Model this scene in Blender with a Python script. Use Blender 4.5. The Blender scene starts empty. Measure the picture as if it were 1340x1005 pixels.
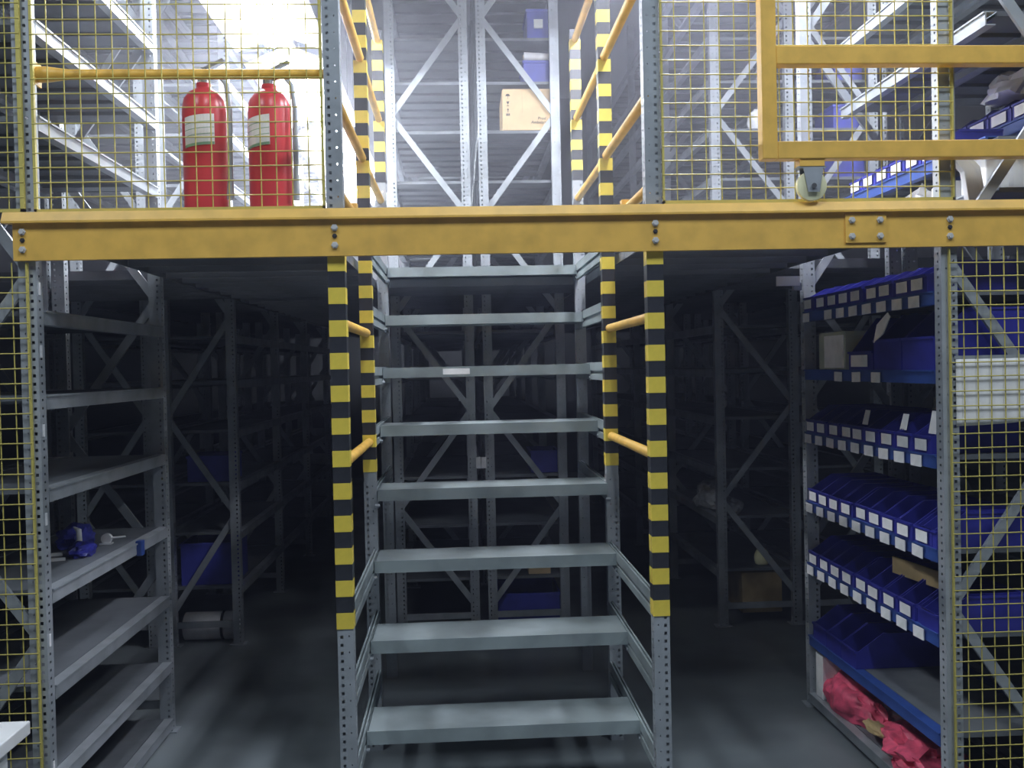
import bpy, math, random
from mathutils import Vector, Matrix, noise
random.seed(7)
S = bpy.context.scene
COL = S.collection
PI = math.pi

# ------------------------------------------------------------------ camera
FPX, CX, CY, EYE = 1270.0, 670.0, 502.5, 1.54
d = Vector(((600-CX)/FPX, (482-CY)/FPX, 1)).normalized()
r = Vector((math.cos(.022), -math.sin(.022), 0)); r = (r - d*r.dot(d)).normalized()
dn = d.cross(r)
cam = bpy.data.cameras.new('camera'); camo = bpy.data.objects.new('camera', cam); COL.objects.link(camo)
cam.sensor_width = 36; cam.lens = FPX/1340*36; cam.clip_start = .05; cam.clip_end = 100
right = Vector((r.x, d.x, -dn.x)); down = Vector((r.y, d.y, -dn.y)); fwd = Vector((r.z, d.z, -dn.z))
m = Matrix.Identity(4)
for i in range(3):
    m[i][0] = right[i]; m[i][1] = -down[i]; m[i][2] = -fwd[i]
m.translation = (0, 0, EYE); camo.matrix_world = m
S.camera = camo

# ------------------------------------------------------------------ world, view, lights
W = bpy.data.worlds.new('world'); S.world = W; W.use_nodes = True
W.node_tree.nodes['Background'].inputs[0].default_value = (.35, .4, .6, 1)
W.node_tree.nodes['Background'].inputs[1].default_value = .02
S.view_settings.view_transform = 'Standard'; S.view_settings.look = 'None'
S.view_settings.exposure = 0.0; S.view_settings.gamma = 1
S.view_settings.use_curve_mapping = False
S.cycles.max_bounces = 6
COOL = (.80, .90, 1.0)
HALL_POWER = 62          # each ceiling luminaire of the hall, in front of the mezzanine
AISLE_EMIT = 130.0        # tubes over the mezzanine aisles
HAZE_LOW = .012         # thinner added haze below the deck, lifting the blacks
HAZE = .07               # added haze above the deck, standing in for lens glow
HALL_LAMPS = [(-2.2, .9, 4.7), (.3, .9, 4.7), (2.6, .9, 4.7)]

# ------------------------------------------------------------------ materials
MATS = {}
def mat(name, col, rough=.5, metal=0.0, noise_amt=.12, scale=12.0, col2=None, bump=0.0, emit=0.0, emit_col=None, alpha=1.0, trans=0.0):
    m = bpy.data.materials.new(name); m.use_nodes = True
    n = m.node_tree.nodes; l = m.node_tree.links; b = n['Principled BSDF']
    tc = n.new('ShaderNodeTexCoord'); nz = n.new('ShaderNodeTexNoise')
    nz.inputs['Scale'].default_value = scale; nz.inputs['Detail'].default_value = 6
    l.new(tc.outputs['Object'], nz.inputs['Vector'])
    mx = n.new('ShaderNodeMix'); mx.data_type = 'RGBA'
    c2 = col2 or tuple(max(0, c*(1-noise_amt*2.2)) for c in col)
    c1 = tuple(min(1, c*(1+noise_amt)) for c in col)
    mx.inputs[6].default_value = (*c1, 1); mx.inputs[7].default_value = (*c2, 1)
    rp = n.new('ShaderNodeValToRGB'); rp.color_ramp.elements[0].position = .38; rp.color_ramp.elements[1].position = .72
    l.new(nz.outputs['Fac'], rp.inputs['Fac']); l.new(rp.outputs['Color'], mx.inputs[0])
    l.new(mx.outputs[2], b.inputs['Base Color'])
    b.inputs['Roughness'].default_value = rough; b.inputs['Metallic'].default_value = metal
    if bump:
        bp = n.new('ShaderNodeBump'); bp.inputs['Strength'].default_value = bump; bp.inputs['Distance'].default_value = .01
        l.new(nz.outputs['Fac'], bp.inputs['Height']); l.new(bp.outputs['Normal'], b.inputs['Normal'])
    if emit:
        b.inputs['Emission Color'].default_value = (*(emit_col or col), 1); b.inputs['Emission Strength'].default_value = emit
    if alpha < 1: b.inputs['Alpha'].default_value = alpha
    if trans: b.inputs['Transmission Weight'].default_value = trans
    MATS[name] = m
    return m
mat('steel', (.37, .40, .435), .42, .25, .10, 9)
mat('step_steel', (.33, .385, .40), .38, .3, .14, 5)
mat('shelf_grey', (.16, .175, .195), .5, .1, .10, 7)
mat('yellow', (.78, .47, .09), .45, 0, .07, 14)
mat('yellow_wire', (.55, .47, .12), .5, 0, .05, 10)
mat('yellow_tape', (.80, .62, .08), .45, 0, .06, 20)
mat('black_tape', (.028, .03, .038), .4, 0, .2, 20)
mat('bin_blue', (.03, .033, .30), .38, 0, .12, 10)
mat('crate_blue', (.05, .06, .42), .45, 0, .1, 10)
mat('beam_blue', (.03, .075, .30), .42, 0, .12, 8)
mat('paper', (.82, .82, .84), .7, 0, .05, 20)
mat('white_plastic', (.80, .81, .82), .35, 0, .04, 6)
mat('cream_plastic', (.82, .80, .52), .45, 0, .05, 8)
mat('carton', (.72, .53, .30), .75, 0, .06, 10)
mat('carton_dark', (.40, .30, .15), .8, 0, .1, 10)
mat('ink', (.05, .045, .04), .7, 0, .1, 10)
mat('green_print', (.25, .42, .28), .7, 0, .05, 10)
mat('red', (.58, .045, .055), .3, 0, .06, 5)
mat('rubber', (.03, .03, .033), .6, 0, .1, 12)
mat('chrome', (.55, .55, .56), .25, .9, .06, 10)
mat('pink', (.75, .10, .19), .5, 0, .18, 22, bump=.25)
mat('clear_bag', (.55, .56, .58), .25, 0, .15, 30, bump=.4)
mat('concrete', (.19, .215, .23), .42, 0, .22, 1.3, bump=.03)
mat('deck', (.16, .17, .19), .65, .1, .12, 4)
mat('wall', (.16, .17, .2), .85, 0, .07, 1.2)
mat('ceiling', (.50, .52, .56), .85, 0, .06, 1.0)
mat('tube', (1, 1, 1), .4, 0, 0, 5, emit=AISLE_EMIT, emit_col=(.86, .90, 1))
mat('tube_left', (1, 1, 1), .4, 0, 0, 5, emit=AISLE_EMIT*2, emit_col=(.88, .92, 1))
mat('tube_gate', (1, 1, 1), .4, 0, 0, 5, emit=AISLE_EMIT*2.3, emit_col=(.84, .87, 1))
mat('bolt_zinc', (.62, .62, .62), .4, .1, .05, 10)
mat('pale_green', (.42, .46, .38), .8, 0, .1, 10)
mat('tube_hall', (1, 1, 1), .4, 0, 0, 5, emit=4, emit_col=(.92, .97, 1))
mat('reflector', (.9, .9, .9), .5, 0, .02, 5)

# ------------------------------------------------------------------ mesh helpers
class MB:
    def __init__(s): s.v = []; s.f = []
    def poly(s, pts):
        k = len(s.v); s.v += [tuple(p) for p in pts]; s.f.append(tuple(range(k, k+len(pts)))); return s
    def hexa(s, p):           # 8 points: bottom ring then top ring
        k = len(s.v); s.v += [tuple(q) for q in p]
        s.f += [tuple(k+i for i in f) for f in ((3,2,1,0),(4,5,6,7),(0,1,5,4),(1,2,6,5),(2,3,7,6),(3,0,4,7))]; return s
    def box(s, x0, y0, z0, x1, y1, z1):
        return s.hexa([(x0,y0,z0),(x1,y0,z0),(x1,y1,z0),(x0,y1,z0),(x0,y0,z1),(x1,y0,z1),(x1,y1,z1),(x0,y1,z1)])
    def cbox(s, c, a, b, e):
        return s.box(c[0]-a/2, c[1]-b/2, c[2]-e/2, c[0]+a/2, c[1]+b/2, c[2]+e/2)
    def bar(s, p, q, w, t, up=(0,0,1)):
        p = Vector(p); q = Vector(q); dd = (q-p).normalized(); u = Vector(up)
        a = dd.cross(u)
        if a.length < 1e-4: a = dd.cross(Vector((1,0,0)))
        a.normalize(); b = a.cross(dd).normalized()
        a *= t/2; b *= w/2
        return s.hexa([p-a-b, p+a-b, q+a-b, q-a-b, p-a+b, p+a+b, q+a+b, q-a+b])
    def prism(s, pts, vec):   # polygon extruded by vec
        k = len(s.v); n = len(pts); v = Vector(vec)
        s.v += [tuple(p) for p in pts] + [tuple(Vector(p)+v) for p in pts]
        s.f.append(tuple(range(k+n-1, k-1, -1))); s.f.append(tuple(range(k+n, k+2*n)))
        for i in range(n):
            j = (i+1) % n; s.f.append((k+i, k+j, k+n+j, k+n+i))
        return s
    def tube(s, pts, rad, n=10, cap=True):
        pts = [Vector(p) for p in pts]; rings = []
        rads = rad if isinstance(rad, (list, tuple)) else [rad]*len(pts)
        prev = None
        for i, p in enumerate(pts):
            t = (pts[min(i+1, len(pts)-1)] - pts[max(i-1, 0)]).normalized()
            if prev is None:
                a = t.cross(Vector((0,0,1)));
                if a.length < 1e-3: a = t.cross(Vector((1,0,0)))
            else:
                a = prev - t*prev.dot(t)
            a.normalize(); prev = a; b = t.cross(a)
            k = len(s.v); rings.append(k)
            for j in range(n):
                an = 2*PI*j/n; s.v.append(tuple(p + (a*math.cos(an)+b*math.sin(an))*rads[i]))
        for i in range(len(rings)-1):
            for j in range(n):
                s.f.append((rings[i]+j, rings[i]+(j+1)%n, rings[i+1]+(j+1)%n, rings[i+1]+j))
        if cap:
            s.f.append(tuple(rings[0]+j for j in reversed(range(n)))); s.f.append(tuple(rings[-1]+j for j in range(n)))
        return s
    def lathe(s, prof, c=(0,0,0), n=24):     # (r,z) profile about vertical axis
        return s.tube([(c[0], c[1], c[2]+z+i*1e-6) for i, (rr, z) in enumerate(prof)], [max(rr, 1e-4) for rr, z in prof], n)
    def mesh(s, name, mt, off=(0,0,0), smooth=None):
        me = bpy.data.meshes.new(name)
        o = off; me.from_pydata([(a-o[0], b-o[1], c-o[2]) for a, b, c in s.v], [], s.f)
        me.materials.append(MATS[mt] if isinstance(mt, str) else mt)
        if smooth is not None:
            me.polygons.foreach_set('use_smooth', [True]*len(me.polygons)); me.set_sharp_from_angle(angle=smooth)
        me.update(); return me
    def build(s, name, mt, parent=None, off=None, smooth=None, bevel=0):
        if off is None: off = ORIG.get(parent.name, (0,0,0)) if parent else (0,0,0)
        o = link(name, s.mesh(name, mt, off, smooth), parent)
        ORIG[o.name] = off
        if bevel:
            bv = o.modifiers.new('bevel', 'BEVEL'); bv.width = bevel; bv.segments = 2; bv.limit_method = 'ANGLE'
        return o
ORIG = {}
def link(name, data, parent=None, loc=None, rot=None):
    o = bpy.data.objects.new(name, data); COL.objects.link(o)
    if parent: o.parent = parent
    if loc: o.location = loc
    if rot: o.rotation_euler = rot
    return o
def tag(o, label=None, cat=None, group=None, kind=None):
    if label: o['label'] = label
    if cat: o['category'] = cat
    if group: o['group'] = group
    if kind: o['kind'] = kind
    return o
def thing(name, label, cat, loc=(0,0,0), group=None, rz=0):
    o = bpy.data.objects.new(name, None); COL.objects.link(o); o.location = loc; o.rotation_euler = (0,0,rz)
    o.empty_display_size = .1
    ORIG[o.name] = (0,0,0) if rz else tuple(loc)
    return tag(o, label, cat, group)
def local(name, label, cat, loc, group=None, rz=0):   # parts given in the thing's own coordinates
    o = thing(name, label, cat, loc, group, rz); ORIG[o.name] = (0,0,0); return o
def at_local(parent, loc):      # location for a shared-mesh piece, world -> thing coordinates
    a = ORIG.get(parent.name, (0,0,0)); return (loc[0]-a[0], loc[1]-a[1], loc[2]-a[2])
ORD = ['first','second','third','fourth','fifth','sixth','seventh','eighth','ninth','tenth','eleventh','twelfth']

# ------------------------------------------------------------------ structure
XW0, XW1, YW0, YW1, ZC = -7.0, 7.0, -6.0, 14.0, 5.4
tag(MB().box(XW0, YW0, -.1, XW1, YW1, 0).build('floor', 'concrete'), kind='structure')
tag(MB().box(XW0, YW0, ZC, XW1, YW1, ZC+.1).build('ceiling', 'ceiling'), kind='structure')
tag(MB().box(XW0, YW1, 0, XW1, YW1+.1, ZC).build('wall_back', 'wall'), kind='structure')
tag(MB().box(XW0, YW0-.1, 0, XW1, YW0, ZC).build('wall_front', 'wall'), kind='structure')
tag(MB().box(XW0-.1, YW0, 0, XW0, YW1, ZC).build('wall_left', 'wall'), kind='structure')
tag(MB().box(XW1, YW0, 0, XW1+.1, YW1, ZC).build('wall_right', 'wall'), kind='structure')

# mezzanine deck: steel planks with ribs, over the aisles and cross aisle, extended to block light
DZ0, DZ1 = 1.955, 1.995
deck = thing('floor_mezzanine', None, None, (0, 3.2, DZ0)); tag(deck, kind='structure')
def plank_mesh(w, ln):
    b = MB().box(0, 0, .03, w, ln-.004, .04)
    b.box(0, 0, 0, .006, ln-.004, .03); b.box(w-.006, 0, 0, w, ln-.004, .03)
    b.box(0, 0, 0, w, .008, .03)
    return b.mesh('deck_plank', 'deck')
def deck_area(x0, x1, y0, y1, step=.24):
    n = max(1, round((y1-y0)/step)); s = (y1-y0)/n; me = plank_mesh(x1-x0, s)
    for i in range(n):
        link('deck_plank', me, deck, at_local(deck, (x0, y0+i*s, DZ0)))
deck_area(-1.255, -.41, 3.07, 12.4); deck_area(.66, 1.48, 3.07, 12.4)
deck_area(-.41, .66, 4.93, 5.5)
deck_area(-2.21, -1.26, 4.29, 12.4); deck_area(1.485, 2.5, 4.29, 12.4); deck_area(-.41, .66, 5.5, 12.4)  # cross aisle, carried on under the rear racks to stop light leaking down
deck_area(-5.0, -2.21, 3.07, 12.4); deck_area(2.5, 5.0, 3.07, 12.4)  # deck carried on past the racks, also closing a light leak

# ------------------------------------------------------------------ perforated upright
UP = {}
def upright_mesh(h, w=.052, dp=.045, mirror=False, key='steel'):
    k = (round(h,3), w, dp, mirror, key)
    if k in UP: return UP[k]
    b = MB(); p = .025; n = int(h/p)
    xs = [0, .009, .0178, .034, .0375, w]
    def X(x): return w-x if mirror else x
    def q(x0, x1, z0, z1, y=0): b.poly([(X(x0),y,z0),(X(x1),y,z0),(X(x1),y,z1),(X(x0),y,z1)])
    for a in (0, 2, 4): q(xs[a], xs[a+1], 0, h)
    for i in range(n):
        z = i*p
        q(xs[1], xs[2], z, z+.0155)
        if i % 2: q(xs[3], xs[4], z, z+p)
        else: q(xs[3], xs[4], z, z+p-.005)
    q(xs[1], xs[2], n*p, h); q(xs[3], xs[4], n*p, h)
    for x in (0, w):                      # side plates, one column of small slots
        b.poly([(x,0,0),(x,.016,0),(x,.016,h),(x,0,h)]); b.poly([(x,.026,0),(x,dp,0),(x,dp,h),(x,.026,h)])
        for i in range(n):
            z = i*p; b.poly([(x,.016,z),(x,.026,z),(x,.026,z+.018),(x,.016,z+.018)])
    for x0, x1 in ((0,.014), (w-.014,w)):  # return lips at the open back
        b.poly([(x0,dp,0),(x1,dp,0),(x1,dp,h),(x0,dp,h)])
    UP[k] = b.mesh('upright', key); return UP[k]
FOOT = MB().box(-.02, -.012, 0, .072, .06, .006).mesh('foot_plate', 'steel')

# ------------------------------------------------------------------ storage racks
LOW = [.33, .64, .92, 1.22, 1.5, 1.755]
HIGH = [2.335, 2.615, 2.9, 3.18, 3.43, 3.72, 4.02]
NODES = [.18+.56*k for k in range(9)]
def shelf_mesh(dx, dy, mt):
    b = MB().box(.004, 0, -.014, dx-.004, dy, 0)
    b.box(.004, -.002, -.016, dx-.004, .004, 0); b.box(.004, dy-.004, -.016, dx-.004, dy+.002, 0)
    n = max(2, int(dy/.16))
    for i in range(1, n):
        y = dy*i/n; b.box(.01, y-.004, -.028, dx-.01, y+.004, -.014)
    return b.mesh('shelf', mt)
def rack(label, x0, x1, ys, levels, ztop, aisle, low_blue=(), shelf_x=None, name='storage_rack'):
    root = thing(name, label, 'rack', ((x0+x1)/2, ys[0], 0))
    uw, ud = .052, .045
    root_o = ORIG[root.name]
    for y in ys:
        for sd in (0, 1):
            x = x0 if sd == 0 else x1-uw
            u = link('upright', upright_mesh(ztop, mirror=(sd == 0) != (aisle > 0)), root, at_local(root, (x, y, 0)))
            link('foot_plate', FOOT, u, (0, 0, 0))
        xa, xi = (x1-uw/2, x0+uw/2) if aisle > 0 else (x0+uw/2, x1-uw/2)
        pts = [((xi if k % 2 == 0 else xa), y+.024, z) for k, z in enumerate(NODES) if z < ztop-.02]
        for a, c in zip(pts, pts[1:]):
            a = Vector(a); c = Vector(c); dd = (c-a).normalized()
            MB().bar(a+dd*.02, c-dd*.02, .034, .014, (0,1,0) and (0,0,1)).build('brace', 'steel', root)
        MB().box(x0+uw, y+.015, .10, x1-uw, y+.03, .135).build('brace', 'steel', root)
    for i in range(len(ys)-1):
        y0 = ys[i]; y1 = ys[i+1]
        for z in levels:
            a, c = (x0+.004, x1-.004)
            if shelf_x and z > 2: a, c = shelf_x
            blue = z in low_blue
            key = ('shelf', round(c-a,3), round(y1-y0,3))
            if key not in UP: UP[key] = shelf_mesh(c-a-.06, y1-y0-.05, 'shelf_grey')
            s = link('shelf', UP[key], root, at_local(root, (a+.03, y0+.05, z))); ORIG[s.name] = root_o
            for xx in (a, c):
                out = (1 if xx == c else -1)
                kb = ('beam', round(y1-y0,3), out, blue)
                if kb not in UP:
                    b = MB(); L = y1-y0-.046
                    b.box(0, 0, -.045, out*.004, L, 0); b.box(0, 0, -.004, -out*.03, L, 0); b.box(0, 0, -.045, -out*.03, L, -.041)
                    b.box(out*.004, 0, -.006, out*.009, L, 0)
                    UP[kb] = b.mesh('shelf_beam', 'beam_blue' if blue else 'steel')
                link('shelf_beam', UP[kb], s, (xx-(a+.03), 0, .001))
    return root
FY = [3.0, 4.225]
BY = [5.55, 6.85, 8.15, 9.45, 10.75]
LEFT_LOW = [.06, .305, .59, .888, 1.2, 1.485, 1.745]
RIGHT_LOW = [.06, .32, .645, .92, 1.225, 1.5, 1.755]
rackL = rack('grey shelving rack with empty shelves beside the stairs, wire mesh over its end', -1.715, -1.263, FY, LEFT_LOW+[2.338, 2.63, 2.95, 3.3, 3.7], 4.3, 1)
rackL2 = rack('grey rack half hidden behind the empty shelving rack, at the picture edge', -2.19, -1.735, FY, LEFT_LOW+[2.338, 2.63, 2.95, 3.3], 4.3, -1)
rackR = rack('rack holding rows of blue bins with white labels beside the yellow gate', 1.533, 1.975, FY, RIGHT_LOW+[2.085, 2.25, 2.65, 2.93], 4.3, -1, low_blue=(.32, .645, .92, 1.225, 1.5, 1.755, 2.25), shelf_x=(1.72, 1.972))
rackR2 = rack('rack behind the blue bin rack, with white boxes on its upper shelves', 2.0, 2.45, FY, RIGHT_LOW+[2.38, 2.675, 2.93], 4.3, 1, low_blue=(2.38,))
rackCL = rack('grey rack behind the stairs, the one on the fire extinguisher side', -.378, .092, BY, LOW+HIGH, 4.4, -1)
rackCR = rack('grey rack behind the stairs holding the tan carton', .142, .612, BY, LOW+HIGH, 4.4, 1)
rackBL = rack('far grey rack seen through the empty shelving rack, aisle side', -1.675, -1.255, BY, LOW+HIGH, 4.4, 1)
rackBL2 = rack('far grey rack back to back behind the extinguishers, outer side', -2.15, -1.725, BY, LOW+HIGH, 4.4, -1)
rackBR = rack('far grey rack behind the mesh and gate, aisle side', 1.485, 1.975, BY, LOW+HIGH, 4.4, -1)
rackBR2 = rack('far grey rack with blue crates behind the yellow gate', 2.015, 2.47, BY, LOW+HIGH, 4.4, 1)

# white tabs stuck on the empty rack's front upright
TAB = MB().box(0, 0, 0, .0025, .012, .038).mesh('sticker_or_glint', 'paper')
for z in (2.5, 2.2, 1.79, 1.60, 1.36, 1.09, .72, .33):
    link('sticker_or_glint', TAB, rackL, at_local(rackL, (-1.2628, 3.012, z)))
# plate on top of the bin rack's rear upright
sg = thing('sign_plate', 'small blank pale plate on top of the bin rack rear post', 'sign', (1.4, 4.19, 1.87))
MB().box(1.4, 4.19, 1.87, 1.505, 4.196, 1.912).build('plate', 'white_plastic', sg)
MB().box(1.48, 4.196, 1.85, 1.515, 4.222, 1.885).build('bracket', 'steel', sg)

# ------------------------------------------------------------------ shelf-edge labels
LAB = MB().box(-.0015, -.037, -.019, .0015, .037, .019).mesh('shelf_label', 'paper')
for z, n, skip in ((.645, 9, ()), (.92, 9, ()), (1.225, 9, ()), (1.5, 3, ()), (1.755, 9, (1,))):
    for i in range(n):
        if i in skip and z > 1.7: continue
        y = 4.2-.126*i - (.35 if z == 1.5 else 0) - (.0 if z != 1.5 else .05*i)
        link('shelf_label', LAB, rackR, at_local(rackR, (1.525, y-.02, z-.027)), (random.uniform(-.03,.03),0,0))

# ------------------------------------------------------------------ yellow edge beam of the mezzanine
beam = thing('mezzanine_beam', 'long yellow steel edge beam across the front of the mezzanine', 'beam', (0, 2.985, 1.89))
b = MB().box(-1.318, 2.978, 1.89, 2.6, 2.988, 2.004); b.box(-1.318, 2.988, 1.89, 2.6, 2.998, 1.902)
b.build('web', 'yellow', beam)
MB().prism([(-1.345, 2.962, 2.0), (-1.345, 2.962, 2.006), (-1.345, 2.976, 2.034), (-1.345, 2.998, 2.034), (-1.345, 2.998, 2.0)], (3.945, 0, 0)).build('top_flange', 'yellow', beam)
BOLT = MB().tube([(0, 0, 0), (0, -.004, 0), (0, -.0041, 0), (0, -.010, 0)], [.011, .011, .0075, .0075], 6).mesh('bolt', 'bolt_zinc')
for x in (-1.29, -.366, .617, 1.552):
    for k, z in enumerate((1.922, 1.95, 1.975)):
        o = link('bolt', BOLT, beam, at_local(beam, (x, 2.978, z)))
        if k == 1: o.scale = (.7, .7, .7); o.data = BOLT.copy(); o.data.materials[0] = MATS['rubber']
sp = MB().box(1.215, 2.972, 1.905, 1.345, 2.978, 1.995).build('splice_plate', 'yellow', beam)
for x in (1.235, 1.325):
    for z in (1.925, 1.975): link('bolt', BOLT, sp, at_local(beam, (x, 2.972, z)))

# ------------------------------------------------------------------ staircase
stair = thing('mezzanine_stair', 'open steel stair of plank steps with yellow and black striped posts', 'stair', (.125, 3.0, 0))
SX0, SX1 = -.366, .618
Y2, Y3 = 3.93, 4.85
YB = MB().box(-.0262, -.003, 0, .0262, .048, .05).mesh('yellow_band', 'yellow_tape')
KB = MB().box(-.0257, -.002, 0, .0257, .047, .05).mesh('black_band', 'black_tape')
def bands(post, x, y, z0, z1, first_yellow=True):
    n = round((z1-z0)/.05); so = ORIG[stair.name]
    for i in range(n):
        yl = (i % 2 == 0) == first_yellow
        o = link('yellow_band' if yl else 'black_band', YB if yl else KB, post, (x-post['wx'], y-post['wy'], z0+i*.05-post['wz']))
        o.rotation_euler = (0, 0, random.uniform(-.01, .01))
for sx in (-1, 1):
    x = SX0 if sx < 0 else SX1
    p = link('front_post', upright_mesh(3.6, w=.05, mirror=(sx > 0)), stair, at_local(stair, (x-.025, 3.0, 0)))
    p['wx'], p['wy'], p['wz'] = x-.025, 3.0, 0
    bands(p, x, 3.0, .75 if sx > 0 else .745, 1.9)
    link('foot_plate', FOOT, p, (0, 0, 0))
    p = link('middle_post', upright_mesh(1.09, mirror=(sx > 0)), stair, at_local(stair, (x-.026, Y2, 0)))
    p['wx'], p['wy'], p['wz'] = x-.026, Y2, 0
    MB().box(x-.024, Y2, 1.09, x+.024, Y2+.045, 3.21).build('post_tube', 'steel', p, (x-.026, Y2, 0))
    bands(p, x, Y2, 1.13, 3.2)
    p = link('rear_post', upright_mesh(2.47, mirror=(sx > 0)), stair, at_local(stair, (x-.026, Y3, 0)))
    p['wx'], p['wy'], p['wz'] = x-.026, Y3, 0
    MB().box(x-.024, Y3, 2.47, x+.024, Y3+.045, 3.2).build('post_tube', 'steel', p, (x-.026, Y3, 0))
    bands(p, x, Y3, 2.47, 3.2, False)
    # yellow rails
    def rail(y0, y1, z, rr=.017):
        MB().tube([(x, y0, z), (x, y1, z)], rr, 12).build('handrail', 'yellow', stair, smooth=.8)
    for z in (1.25, 1.69, 2.39, 2.79, 3.17): rail(3.045, Y2, z)
    for z in (2.38, 2.78, 3.17): rail(Y2+.045, Y3, z)
    rail(3.045, 3.45, 2.10)
    MB().box(x-.022, 3.45, 2.0, x+.022, 3.49, 2.13).build('rail_foot', 'yellow', stair)
STEP = []
for n in range(8):
    z = .32+.2455*n; y = 3.28+.2155*n
    b = MB().box(-.336, y, z-.012, .596, y+.238, z); b.box(-.336, y-.003, z-.045, .596, y+.003, z+.001)
    b.box(-.336, y+.232, z-.045, .596, y+.238, z-.012); b.box(-.336, y+.003, z-.045, .596, y+.03, z-.041)
    b.box(-.338, y, z-.045, -.333, y+.238, z); b.box(.593, y, z-.045, .598, y+.238, z)
    st = b.build('step', 'step_steel', stair)
    for xx in (-.338, .598):
        MB().box(xx-.004, y+.005, z-.075, xx+.004, y+.04, z-.045).tube([(xx-.01, y+.0, z-.062), (xx+.01, y+.0, z-.062)], .006, 8).build('bracket', 'steel', st)
    ya, yb = (3.045, Y2) if n < 3 else (Y2+.045, Y3)
    for x, o in ((SX0+.026, 1), (SX1-.026, -1)):
        MB().box(x, ya, z-.03, x+o*-.006, yb, z+.006).box(x, ya, z-.07, x+o*-.006, yb, z-.045).box(x-o*.018, ya, z-.07, x-o*.012, yb, z+.006).build('side_beam', 'step_steel', stair)
# pale strip painting a shiny reflection on the sixth step, tag on the double uprights
MB().box(-.07, 3.28+.2155*5-.0045, 1.5475-.034, .05, 3.28+.2155*5-.003, 1.5475-.008).build('sticker_or_glint', 'paper', stair)
MB().box(.088, 5.546, .965, .115, 5.549, 1.03).box(.118, 5.546, .965, .146, 5.549, 1.03).build('tag', 'paper', rackCL)

# ------------------------------------------------------------------ yellow wire mesh panels
def mesh_panel(label, x0, x1, z0, z1, y, fw=.012, pitch=.0485):
    root = thing('wire_mesh_panel', label, 'mesh panel', (x0, y, z0))
    if True:
        MB().box(x0, y-.004, z0, x0+fw, y+.008, z1).build('frame_side', 'yellow_wire', root)
        MB().box(x1-fw, y-.004, z0, x1, y+.008, z1).build('frame_side', 'yellow_wire', root)
        MB().box(x0, y-.004, z0, x1, y+.008, z0+.01).build('frame_bottom', 'yellow_wire', root)
    b = MB(); rad = .0021
    n = int((x1-x0)/pitch)
    for i in range(1, n+1):
        x = x0 + (x1-x0)*i/(n+1) + random.uniform(-.001, .001)
        b.tube([(x, y, z0), (x+random.uniform(-.002,.002), y, (z0+z1)/2), (x, y, z1)], rad, 5, False)
    b.build('vertical_wires', 'yellow_wire', root, smooth=1.5)['kind'] = 'stuff'
    b = MB(); n = int((z1-z0)/.0455)
    for i in range(1, n+1):
        z = z0 + (z1-z0)*i/(n+1) + random.uniform(-.001, .001)
        b.tube([(x0, y-.004, z), ((x0+x1)/2, y-.004, z+random.uniform(-.002,.002)), (x1, y-.004, z)], rad, 5, False)
    b.build('horizontal_wires', 'yellow_wire', root, smooth=1.5)['kind'] = 'stuff'
    return root
mesh_panel('yellow wire mesh panel in front of the fire extinguishers', -1.262, -.395, 2.036, 3.5, 3.003, .008)
mesh_panel('yellow wire mesh panel above the beam at the far left edge', -1.75, -1.285, 2.036, 3.5, 2.990)
mesh_panel('yellow wire mesh panel behind the yellow gate frame', .646, 1.575, 2.036, 3.5, 2.992, .006)
mesh_panel('yellow wire mesh covering the end of the empty shelving rack below the beam', -1.75, -1.283, .03, 1.885, 2.990, .005)
mesh_panel('yellow wire mesh covering the end of the blue bin rack below the beam', 1.553, 2.0, .03, 1.885, 2.990, .0035)

# yellow pipe rail behind the left mesh
pr = thing('pipe_rail', 'yellow pipe rail with flared end above the fire extinguishers', 'rail', (-1.25, 3.055, 2.465))
MB().tube([(-1.262, 3.055, 2.465), (-1.235, 3.055, 2.465), (-1.17, 3.055, 2.465), (-.392, 3.055, 2.462)], [.024, .024, .0155, .0155], 14).build('pipe', 'yellow', pr, smooth=.8)
MB().box(-1.268, 3.03, 2.43, -1.262, 3.08, 2.50).build('flange', 'yellow', pr)

# ------------------------------------------------------------------ gate with caster
gate = thing('swing_gate', 'yellow square tube gate frame standing on a caster above the beam', 'gate', (.97, 2.94, 2.03))
gy0, gy1 = 2.938, 2.985
def gbox(n, x0, z0, x1, z1): return MB().box(x0, gy0, z0, x1, gy1, z1).build(n, 'yellow', gate, bevel=.003)
gbox('stile', .946, 2.161, .994, 3.35); gbox('rail', .994, 2.161, 2.35, 2.215); gbox('rail', .994, 2.45, 2.35, 2.506)
gbox('rail', .994, 3.30, 2.35, 3.35); gbox('stile', 2.35, 2.161, 2.4, 3.35)
ca = MB().box(1.063, 2.943, 2.139, 1.141, 2.985, 2.161).build('caster', 'yellow', gate)
MB().box(1.058, 2.945, 2.134, 1.146, 2.983, 2.139).prism([(1.074, 2.943, 2.134), (1.136, 2.943, 2.134), (1.124, 2.943, 2.060), (1.088, 2.943, 2.060)], (0, .003, 0)).prism([(1.074, 2.980, 2.134), (1.136, 2.980, 2.134), (1.124, 2.980, 2.060), (1.088, 2.980, 2.060)], (0, .003, 0)).build('fork', 'steel', ca)
MB().tube([(1.105, 2.954, 2.081), (1.105, 2.956, 2.081), (1.105, 2.974, 2.081), (1.105, 2.976, 2.081)], [.043, .0465, .0465, .043], 28).build('wheel', 'cream_plastic', ca, smooth=.6)
MB().tube([(1.105, 2.937, 2.078), (1.105, 2.988, 2.078)], .008, 10).build('axle', 'chrome', ca, smooth=.6)

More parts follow.
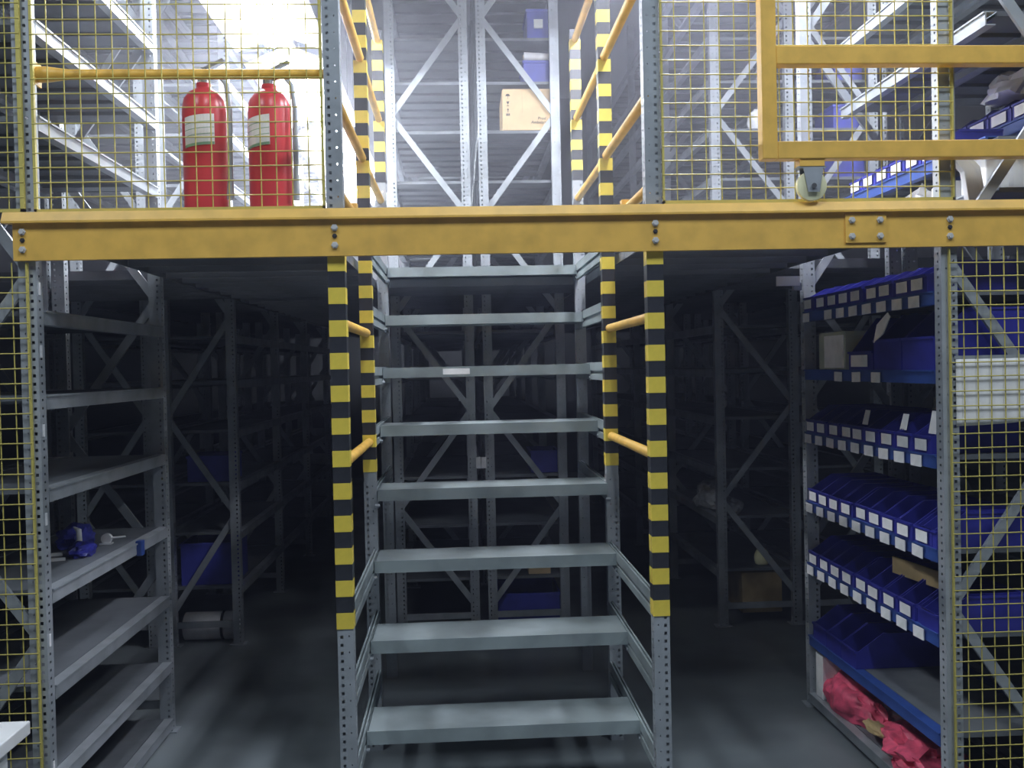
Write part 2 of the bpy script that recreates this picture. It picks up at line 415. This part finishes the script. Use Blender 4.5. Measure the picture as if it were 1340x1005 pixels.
# ------------------------------------------------------------------ fire extinguishers
def extinguisher(x, y, label, ang, flip):
    e = local('fire_extinguisher', label, 'extinguisher', (x, y, DZ1), 'fire extinguishers on the mezzanine')
    R = .072
    MB().lathe([(.066, .0), (R, .006), (R, .42), (.066, .455), (.05, .478), (.03, .490), (.024, .496), (.024, .51)], n=28).build('cylinder', 'red', e, smooth=.7)
    MB().lathe([(.02, .505), (.02, .53), (.013, .535), (.013, .55)], n=14).box(-.012, -.02, .53, .012, .02, .56).build('valve', 'chrome', e, smooth=.6)
    MB().bar((0, 0, .555), (.07*flip, -.01, .585), .012, .018).bar((0, 0, .545), (.075*flip, -.01, .548), .01, .018).build('handle', 'chrome', e)
    MB().tube([(-.01*flip, -.02, .545), (-.01*flip, -.034, .545)], .014, 12).build('gauge', 'white_plastic', e, smooth=.6)
    MB().tube([(.015*flip, 0, .53), (.05*flip, -.02, .54), (.082*flip, -.03, .5), (.09*flip, -.03, .42), (.088*flip, -.03, .2), (.086*flip, -.03, .12)], [.009,.009,.009,.009,.009,.013], 8).build('hose', 'steel', e, smooth=.9)
    lb = MB(); N = 10; r1 = R+.0012
    for i in range(N):
        a0 = ang-.72+1.44*i/N; a1 = ang-.72+1.44*(i+1)/N
        t0 = (i/N)*.012; t1 = ((i+1)/N)*.012
        for z0, z1, rr in ((.285, .385, r1),):
            lb.poly([(rr*math.sin(a0), -rr*math.cos(a0), z0+t0), (rr*math.sin(a1), -rr*math.cos(a1), z0+t1), (rr*math.sin(a1), -rr*math.cos(a1), z1+t1), (rr*math.sin(a0), -rr*math.cos(a0), z1+t0)])
    lab = lb.build('label', 'paper', e, smooth=1)
    lb = MB(); r1 += .0008
    for z0, z1 in ((.285, .294), (.32, .322), (.34, .342), (.36, .362)):
        for i in range(N):
            a0 = ang-.70+1.40*i/N; a1 = ang-.70+1.40*(i+1)/N; t0 = (i/N)*.012; t1 = ((i+1)/N)*.012
            lb.poly([(r1*math.sin(a0), -r1*math.cos(a0), z0+t0), (r1*math.sin(a1), -r1*math.cos(a1), z0+t1), (r1*math.sin(a1), -r1*math.cos(a1), z1+t1), (r1*math.sin(a0), -r1*math.cos(a0), z1+t0)])
    lb.build('print', 'green_print', lab, smooth=1)
    return e
extinguisher(-.826, 3.3, 'red fire extinguisher with wide pale label, farther from the stairs', -.05, 1)
extinguisher(-.615, 3.32, 'red fire extinguisher with turned label, nearer the stairs', -.55, 1)

# ------------------------------------------------------------------ blue bins
BIN = {}
def bin_meshes(w, ln, h, lip, mt='bin_blue'):
    k = (w, ln, h, lip, mt)
    if k not in BIN:
        t = .004; b = MB()
        side = [(0, 0, 0), (ln, 0, 0), (ln, 0, h), (ln*.33, 0, h), (.012, 0, lip), (0, 0, lip)]
        b.prism(side, (0, t, 0)); b.prism([(x, w-t, z) for x, _, z in side], (0, t, 0))
        b.box(0, t, 0, ln, w-t, t); b.box(ln-t, t, 0, ln, w-t, h); b.box(0, t, t, t, w-t, lip)
        b.box(-.006, 0, lip-.008, 0, w, lip)                                     # rolled front rim
        b.box(ln*.33, -.003, h-.008, ln, 0, h); b.box(ln*.33, w, h-.008, ln, w+.003, h)
        BIN[k] = (b.mesh('bin_body', mt), MB().box(-.0075, w*.16, lip*.16, -.0062, w*.84, lip*.80).mesh('label', 'paper'))
    return BIN[k]
def blue_bin(x, y, z, label, group, w=.116, ln=.3, h=.115, lip=.058, lab=True, rz=0, name='storage_bin'):
    o = tag(link(name, None, None, (x, y, z), (0, 0, rz)), label, 'bin', group)
    bm_, lm = bin_meshes(w, ln, h, lip)
    link('bin_body', bm_, o)
    if lab: link('label', lm, o)
    return o
SHELF_NAMES = {.645: 'third shelf up', .92: 'fourth shelf up', 1.225: 'fifth shelf up', 1.755: 'shelf just below the beam'}
for z, n, nl in ((.645, 10, 8), (.92, 10, 9), (1.225, 9, 9), (1.755, 9, 9)):
    for i in range(n):
        y = 4.2-.1255*(i+1)+.01
        if y < 3.055: y = 3.05
        blue_bin(1.53+random.uniform(-.006,.006), y, z+.001, f'{ORD[i]} blue bin from the rear post, {SHELF_NAMES[z]} of the bin rack',
                 'small blue bins on the bin rack', lab=i < nl, h=.118 if z < 1.7 else .10)
# items in and over the bins
def slab(name, label, cat, p, q, w, t, mt): return tag(MB().bar(p, q, w, t).build(name, mt), label, cat)
slab('cardboard_piece', 'brown cardboard strip lying across the bins on the third shelf', 'cardboard', (1.60, 3.52, .775), (1.66, 3.1, .772), .06, .008, 'carton_dark')
for i, (y, dz) in enumerate(((3.62, 0), (3.3, 0), (3.09, .02))):
    tag(MB().prism([(1.553, y, 1.29), (1.553, y+.05, 1.29), (1.57, y+.055, 1.345+dz), (1.57, y+.012, 1.345+dz)], (.0015, 0, 0)).build('paper_slip', 'paper'),
        f'white paper slip sticking up from a fifth-shelf bin, {["farthest", "middle", "nearest"][i]} of three', 'paper')
# bigger bins on the second and the sixth shelf
for i, (y, rz) in enumerate(((4.05, 0), (3.895, .0), (3.74, -.0))):
    blue_bin(1.535, y-.02, .321, f'larger blue bin on the low blue-edged shelf, {ORD[i]} from the rear post', 'larger blue bins on the low shelf', w=.15, ln=.34, h=.14, lip=.07, lab=False)
for i, y in enumerate((3.52, 3.29, 3.06)):
    blue_bin(1.535, y, 1.501, f'big blue bin on the eye-level shelf, {ORD[i]} from the papers', 'big blue bins on the eye-level shelf', w=.222, ln=.34, h=.2, lip=.11 if i else .07, lab=(i == 0))
tag(MB().prism([(1.528, 3.50, 1.60), (1.528, 3.42, 1.63), (1.528, 3.36, 1.69), (1.528, 3.38, 1.705), (1.528, 3.47, 1.665)], (.004, 0, 0)).build('paper_sleeve', 'paper'), 'bent white paper sleeve tucked in a big blue bin', 'paper')
pb = thing('document_box', 'pale box of papers at the far end of the eye-level shelf', 'box', (1.535, 3.9, 1.501))
MB().box(1.535, 3.78, 1.501, 1.8, 4.06, 1.655).build('box_body', 'pale_green', pb, bevel=.003)
MB().box(1.529, 3.79, 1.508, 1.5345, 3.985, 1.64).build('sheet', 'paper', pb)
MB().box(1.525, 3.79, 1.511, 1.529, 3.86, 1.565).build('sheet', 'white_plastic', pb)

# ------------------------------------------------------------------ soft crumpled things
def blob(name, label, cat, c, sx, sy, sz, mt, seed=0, amp=.25, freq=2.2, group=None, sub=3, rz=0):
    import bmesh
    bm = bmesh.new(); bmesh.ops.create_icosphere(bm, subdivisions=sub, radius=1)
    for v in bm.verts:
        n_ = noise.fractal(v.co*freq+Vector((seed*7.1, seed*3.3, seed)), .8, 2.0, 4)
        k = 1+amp*n_; co = v.co*k
        z = co.z
        if z < -.55: z = -.55
        v.co = Vector((co.x*sx, co.y*sy, (z+.55)*sz/1.55))
    me = bpy.data.meshes.new(name); bm.to_mesh(me); bm.free()
    me.materials.append(MATS[mt]); me.polygons.foreach_set('use_smooth', [True]*len(me.polygons)); me.set_sharp_from_angle(angle=.7)
    o = link(name, me, None, c, (0, 0, rz)); return tag(o, label, cat, group)
blob('pink_sack', 'pink plastic sack slumped on the bottom shelf against the pale box', 'sack', (1.615, 3.93, .061), .075, .23, .15, 'pink', 1, .28, 1.5, sub=4, rz=.1)
blob('pink_sack', 'pink crumpled sack on the bottom shelf, nearer the front post', 'sack', (1.67, 3.47, .061), .13, .23, .11, 'pink', 5, .4, 1.6, sub=4, rz=-.3)
blob('clear_bag', 'clear plastic bag behind the pink sacks under the low shelf', 'bag', (1.76, 3.82, .061), .1, .22, .19, 'clear_bag', 3, .4, 2.6, sub=4)
tag(MB().box(1.55, 4.12, .061, 1.75, 4.2, .25).build('pale_box', 'paper', bevel=.004), 'pale upright box at the rear end of the bottom shelf', 'box')
blob('yellow_rag', 'small mustard rag lying between the pink sacks', 'rag', (1.58, 3.64, .10), .035, .08, .035, 'carton_dark', 4, .35, 2.5)
blob('grey_bag', 'grey plastic bag standing behind the fifth-shelf bins', 'bag', (1.87, 3.5, 1.226), .07, .22, .22, 'clear_bag', 8, .35, 2.0)

# white sheet hung on the mesh of the bin rack
ws = thing('white_sheet', 'white curled paper sheet hung behind the mesh of the bin rack', 'sheet', (1.575, 3.0, 1.33))
def curled_sheet(x0, x1, z1, y, nx=16, nz=10):
    b = MB()
    for i in range(nx+1):
        u = i/nx; zb = 1.322+.03*u*u
        for k in range(nz+1):
            w = k/nz; b.v.append((x0+(x1-x0)*u, y+.0016-.0022*(1-w)**2*u, zb+(z1-zb)*w))
    for i in range(nx):
        for k in range(nz):
            q0 = i*(nz+1)+k; b.f.append((q0, q0+nz+1, q0+nz+2, q0+1))
    return b
sh = curled_sheet(1.575, 1.97, 1.538, 2.995).build('sheet', 'paper', ws, smooth=2); so = sh.modifiers.new('solid', 'SOLIDIFY'); so.thickness = .001
MB().box(1.57, 2.9965, 1.534, 1.975, 2.9995, 1.545).build('top_bar', 'steel', ws)

# ------------------------------------------------------------------ things on the empty rack
blob('blue_pouch', 'blue plastic pouch with white trim on the empty rack shelf', 'pouch', (-1.48, 3.80, .889), .06, .1, .085, 'crate_blue', 11, .35, 2.2)
blob('blue_pouch', 'small blue pouch lying in front on the empty rack shelf', 'pouch', (-1.385, 3.61, .889), .045, .08, .05, 'bin_blue', 12, .35, 2.2)
cr = local('tape_gun', 'white hand tape gun lying on the empty rack shelf', 'tool', (-1.375, 3.83, .889))
MB().tube([(.0, -.01, .022), (.0, .01, .022)], .02, 18).build('reel', 'paper', cr, smooth=.6)
MB().tube([(.012, 0, .024), (.068, .01, .026)], .004, 8).build('handle', 'white_plastic', cr, smooth=.8)
MB().box(-.024, -.016, 0, .02, .016, .006).build('base', 'white_plastic', cr)
tag(MB().tube([(-1.455, 3.72, .975), (-1.43, 3.70, .965), (-1.425, 3.69, .93), (-1.445, 3.68, .905)], [.004,.011,.011,.004], 8).build('white_clip', 'white_plastic', smooth=1), 'curved white clip leaning on the blue pouch', 'clip')
for i, (x, y) in enumerate(((-1.52, 3.60), (-1.47, 3.50))):
    tag(MB().bar((x, y, .894), (x+.06, y+.02, .894), .01, .012).build('white_strip', 'white_plastic'), f'short white strip on the empty rack shelf, {["farther from", "nearer"][i]} the mesh', 'strip')
cl = MB().box(-1.268, 3.83, .838, -1.243, 3.868, .897).build('beam_clip', 'beam_blue', bevel=.004)
tag(cl, 'dark blue clip hooked over the empty rack shelf edge', 'clip')

# ------------------------------------------------------------------ cartons and crates on the far racks
def carton(name, label, x0, y0, z0, x1, y1, z1, mt, cat='box'):
    c = thing(name, label, cat, ((x0+x1)/2, y0, z0))
    MB().box(x0, y0, z0, x1, y1, z1).build('box_body', mt, c, bevel=.004)
    return c
ct = carton('carton', 'tan carton with handling marks on the rack behind the stairs', .285, 5.60, 2.902, .572, 5.95, 3.135, 'carton')
MB().box(.29, 5.60, 3.135, .57, 5.95, 3.139).build('lid_flap', 'carton', ct)
MB().box(.40, 5.5975, 3.0, .401, 5.5985, 3.13).build('seam', 'carton_dark', ct)
pt = MB(); yy = 5.5975
def disc(cx, cz, rx, rz, a0=0, a1=2*PI, n=14): pt.poly([(cx+rx*math.cos(a0+(a1-a0)*i/n), yy, cz+rz*math.sin(a0+(a1-a0)*i/n)) for i in range(n+1)])
disc(.318, 3.098, .013, .013, 0, PI); pt.box(.317, yy, 3.082, .319, yy+.001, 3.098)             # umbrella
pt.poly([(.309, yy, 3.068), (.327, yy, 3.068), (.321, yy, 3.054), (.315, yy, 3.054)]); pt.box(.317, yy, 3.044, .319, yy+.001, 3.056); pt.box(.311, yy, 3.041, .325, yy+.001, 3.044)   # glass
pt.poly([(.312, yy, 3.018), (.318, yy, 3.03), (.324, yy, 3.018)]); pt.box(.3165, yy, 3.006, .3195, yy+.001, 3.019)   # arrow
pt.box(.307, yy, 2.986, .329, yy+.001, 2.990)
for k in range(3): pt.box(.308+.0075*k, yy, 2.991, .313+.0075*k, yy+.001, 2.999)
pt.build('handling_marks', 'ink', ct)
def text(body, loc, size, mt, parent, shear=0):
    c = bpy.data.curves.new('print', 'FONT'); c.body = body; c.size = size; c.shear = shear; c.align_x = 'RIGHT'
    o = bpy.data.objects.new('print', c); COL.objects.link(o); o.rotation_euler = (PI/2, 0, 0)
    dg = bpy.context.evaluated_depsgraph_get(); me = bpy.data.meshes.new_from_object(o.evaluated_get(dg)); bpy.data.objects.remove(o)
    me.materials.clear(); me.materials.append(MATS[mt]); me.transform(Matrix.Rotation(PI/2, 4, 'X'))
    return link('print', me, parent, at_local(parent, loc))
text('Prod', (.535, 5.597, 2.962), .024, 'ink', ct, .2); text('Ambaland', (.545, 5.597, 2.94), .024, 'ink', ct, .2)

def crate(label, x0, y0, z0, w, dpt, h, group='blue crates on the far racks', tagged=False):
    c = local('plastic_crate', label, 'crate', (x0, y0, z0), group)
    t = .006; b = MB()
    b.box(0, 0, 0, w, dpt, t); b.box(0, 0, t, t, dpt, h); b.box(w-t, 0, t, w, dpt, h); b.box(t, 0, t, w-t, t, h); b.box(t, dpt-t, t, w-t, dpt, h)
    b.build('crate_body', 'crate_blue', c)
    MB().box(-.006, -.006, h-.015, w+.006, 0, h).box(-.006, dpt, h-.015, w+.006, dpt+.006, h).box(-.006, 0, h-.015, 0, dpt, h).box(w, 0, h-.015, w+.006, dpt, h).build('rim', 'crate_blue', c)
    if tagged: MB().box(w*.3, -.009, h*.35, w*.7, -.0, h*.65).build('label_holder', 'white_plastic', c)
    return c
crate('blue crate at the top of the rack behind the stairs', .44, 5.62, 3.432, .13, .3, .17, tagged=True)
crate('blue crate under the white roll behind the stairs', .415, 5.62, 3.182, .16, .3, .125)
rl = thing('white_roll', 'white paper roll lying on the blue crate behind the stairs', 'roll', (.43, 5.66, 3.34))
MB().tube([(.42, 5.66, 3.342), (.60, 5.66, 3.332)], .026, 14).build('roll_body', 'paper', rl, smooth=.7)
MB().tube([(.605, 5.66, 3.332), (.415, 5.66, 3.342)], .01, 10).build('core', 'carton', rl, smooth=.7)
crate('blue crate behind the gate, highest of three', 2.24, 5.62, 3.182, .17, .3, .13)
crate('blue crate behind the gate, middle of three', 2.235, 5.62, 2.902, .17, .3, .14)
crate('blue crate behind the gate, lowest of three', 2.225, 5.62, 2.617, .19, .3, .19)
crate('wide blue crate low behind the stair steps', .20, 5.63, .04, .36, .4, .18)
crate('small blue crate behind the stairs at chest height', .41, 5.63, .922, .16, .3, .13)
crate('dim blue crate in the left aisle rack, upper', -1.56, 5.63, .922, .24, .3, .15)
crate('dim blue crate in the left aisle rack, lower', -1.61, 5.63, .332, .30, .35, .24)
carton('small_carton', 'mustard carton low behind the stair steps', .38, 5.62, .332, .51, 5.8, .405, 'carton')
carton('brown_carton', 'dark brown carton low in the right aisle rack', 1.64, 5.62, .06, 1.88, 5.95, .3, 'carton_dark')
wd = thing('rolled_bundle', 'pale rolled bundle lying on the floor under the left aisle rack', 'bundle', (-1.48, 5.7, 0))
MB().tube([(-1.615, 5.7, .08), (-1.61, 5.7, .08), (-1.32, 5.7, .08), (-1.315, 5.7, .08)], [.07,.08,.08,.07], 20).build('bundle_body', 'paper', wd, smooth=.6)
MB().tube([(-1.40, 5.7, .08), (-1.385, 5.7, .08)], .0815, 20).build('strap', 'rubber', wd, smooth=.6)
for i, (x, y, z, s) in enumerate(((1.56, 5.95, .645, .11), (1.66, 6.3, .645, .10), (1.60, 5.70, .645, .07))):
    blob('plastic_bag', f'pale plastic bag on the right aisle rack, {["largest", "farthest back", "nearest"][i]} of three', 'bag', (x, y, z), s, s*1.3, s*1.3, 'clear_bag', 20+i, .4, 2.2)
bl = blob('cream_ball', 'round cream ball low on the right aisle rack', 'ball', (1.78, 5.68, .334), .045, .045, .10, 'cream_plastic', 30, .03, 1)

blob('white_pouch', 'small white pouch on the far rack beside the gate post', 'pouch', (1.78, 5.64, 2.901), .05, .05, .12, 'paper', 33, .2, 1.5)
# ------------------------------------------------------------------ things on the upper shelves of the bin rack
for i in range(6):
    blue_bin(1.722, 4.16-.13*(i+1), 2.252, f'{ORD[i]} blue bin from the rear on the lowest shelf above the beam', 'blue bins above the beam', w=.12, ln=.24, h=.1, lip=.055)
for i in range(6):
    blue_bin(2.01, 4.16-.15*(i+1), 2.382, f'{ORD[i]} blue bin from the rear on the back rack above the beam', 'blue bins above the beam on the back rack', w=.14, ln=.3, h=.12, lip=.06)
blob('white_wrap', 'white crumpled wrapping on the bins right of the mesh', 'wrap', (2.1, 3.55, 2.50), .08, .11, .11, 'paper', 41, .5, 2.4)
for i, (x, y, z, a, c_, e) in enumerate(((1.735, 3.30, 2.087, .16, .16, .07), (1.74, 3.10, 2.087, .17, .16, .12))):
    k = thing('white_carton', f'white carton right of the mesh above the beam, {["farther", "nearer"][i]} of two', 'box', (x, y, z))
    MB().box(x, y, z, x+a, y+c_, z+e).build('box_body', 'white_plastic', k, bevel=.004)
    MB().box(x+a*.45, y-.001, z+e*.1, x+a*.55, y+c_, z+e+.001).build('tape', 'paper', k)
wc = thing('bent_plastic_sheet', 'white bent plastic panel leaning above the beam right of the mesh', 'panel', (1.63, 3.06, 1.76))
MB().prism([(1.61, 3.06, 2.18), (1.67, 3.06, 2.19), (1.70, 3.06, 2.155), (1.725, 3.06, 2.01), (1.665, 3.06, 2.01), (1.645, 3.06, 2.14)], (0, .03, 0)).build('panel_body', 'white_plastic', wc, bevel=.003)
wc.location = (1.63, 3.06, 2.0); wc.location = (1.63, 3.06, 1.76)
blob('white_wrap', 'white crumpled paper low beside the mesh post above the beam', 'wrap', (1.80, 3.62, 2.087), .07, .1, .10, 'paper', 47, .5, 2.4)
blob('teal_pack', 'small teal pack on the upper bin rack shelf', 'pack', (1.80, 3.75, 2.652), .05, .08, .04, 'green_print', 43, .3, 2)

# ------------------------------------------------------------------ table corner with papers
tb = thing('packing_table', 'white table corner at the bottom left with papers on it', 'table', (-1.3, 1.9, 0))
MB().box(-1.75, 1.45, .735, -.985, 2.24, .765).build('table_top', 'white_plastic', tb, bevel=.003)
MB().box(-1.72, 1.5, .45, -1.02, 2.2, .735).build('cabinet', 'white_plastic', tb)
for x in (-1.70, -1.05):
    for y in (1.52, 2.15): MB().box(x, y, 0, x+.045, y+.045, .45).build('leg', 'steel', tb)
pp = MB().prism([(-1.40, 2.22, .7655), (-1.03, 2.20, .7655), (-1.12, 1.90, .7655), (-1.45, 1.95, .7655)], (0, 0, .003)).build('paper_sheet', 'paper')
tag(pp, 'white paper sheet lying on the table corner', 'paper')
pp = MB().prism([(-1.5, 2.15, .769), (-1.09, 2.17, .769), (-1.2, 1.7, .769), (-1.55, 1.75, .769)], (0, 0, .004)).build('paper_sheet', 'paper')
tag(pp, 'topmost white paper sheet on the table corner', 'paper')

# ------------------------------------------------------------------ luminaires
def luminaire(x, y0, y1, z, label, tube_mat, wide=.22, group=None):
    l = thing('fluorescent_lamp', label, 'lamp', (x, y0, z), group)
    MB().box(x-.03, y0, z, x+.03, y1, z+.06).build('housing', 'white_plastic', l)
    for s in (-1, 1):
        MB().prism([(x+s*.03, y0, z+.03), (x+s*wide/2, y0, z-.05), (x+s*(wide/2+.004), y0, z-.05), (x+s*.03, y0, z+.045)], (0, y1-y0, 0)).build('reflector', 'reflector', l)
        MB().tube([(x+s*.045, y0+.02, z-.02), (x+s*.045, y1-.02, z-.02)], .014, 10).build('tube', tube_mat, l, smooth=1)
    for y in (y0+.15, y1-.15):
        MB().tube([(x, y, z+.06), (x, y, ZC)], .004, 6).build('hanger', 'steel', l)
    return l
for i, (y0, y1) in enumerate(((3.9, 5.4), (5.6, 7.1), (7.3, 8.8), (9.0, 10.5))):
    luminaire(-.92, y0, y1, 3.34, f'bright fluorescent lamp over the left aisle, {ORD[i]} from the front', 'tube_left', .5, 'aisle lamps')
luminaire(3.1, 3.3, 4.8, 3.9, 'added fluorescent lamp, unseen over the aisle beyond the blue bin rack', 'tube', .3)  # unseen lamp added to brighten the upper right shelves
luminaire(1.0, 3.1, 4.5, 3.55, 'fluorescent lamp over the aisle beside the yellow gate, out of view above', 'tube_gate', .3)
def area(name, loc, sx, sy, power, rot=(0,0,0), col=COOL):
    a = bpy.data.lights.new(name, 'AREA'); a.shape = 'RECTANGLE'; a.size = sx; a.size_y = sy; a.energy = power; a.color = col
    o = bpy.data.objects.new(name, a); COL.objects.link(o); o.location = loc; o.rotation_euler = rot; return o
for i, (x, y, z) in enumerate(HALL_LAMPS):
    l = luminaire(x, y-.6, y+.6, z, f'hall ceiling lamp high above the viewer, {ORD[i]} of three', 'tube_hall', .3, 'hall ceiling lamps')
    o = area('lamp_light', (x, y, z-.08), .3, 1.2, HALL_POWER); o.parent = l; o.location = (0, .6, -.08)

# ------------------------------------------------------------------ added haze: lens glow above, lifted blacks below
def air(x0, y0, z0, x1, y1, z1, dens, name, col):
    vm = bpy.data.materials.new(name); vm.use_nodes = True; nt = vm.node_tree
    nt.nodes.remove(nt.nodes['Principled BSDF'])
    vs = nt.nodes.new('ShaderNodeVolumeScatter'); vs.inputs['Density'].default_value = dens; vs.inputs['Anisotropy'].default_value = .35
    vs.inputs['Color'].default_value = (*col, 1)
    nt.links.new(vs.outputs[0], nt.nodes['Material Output'].inputs['Volume'])
    tag(MB().box(x0, y0, z0, x1, y1, z1).build('added_haze', vm), kind='stuff')
air(-2.9, 3.06, 2.05, 3.6, YW1-.01, ZC-.01, HAZE, 'glow_haze_upper', (.86, .88, 1))
air(-2.9, 1.2, .005, 3.6, YW1-.01, 2.045, HAZE_LOW, 'veil_haze_lower', (.62, .68, 1))
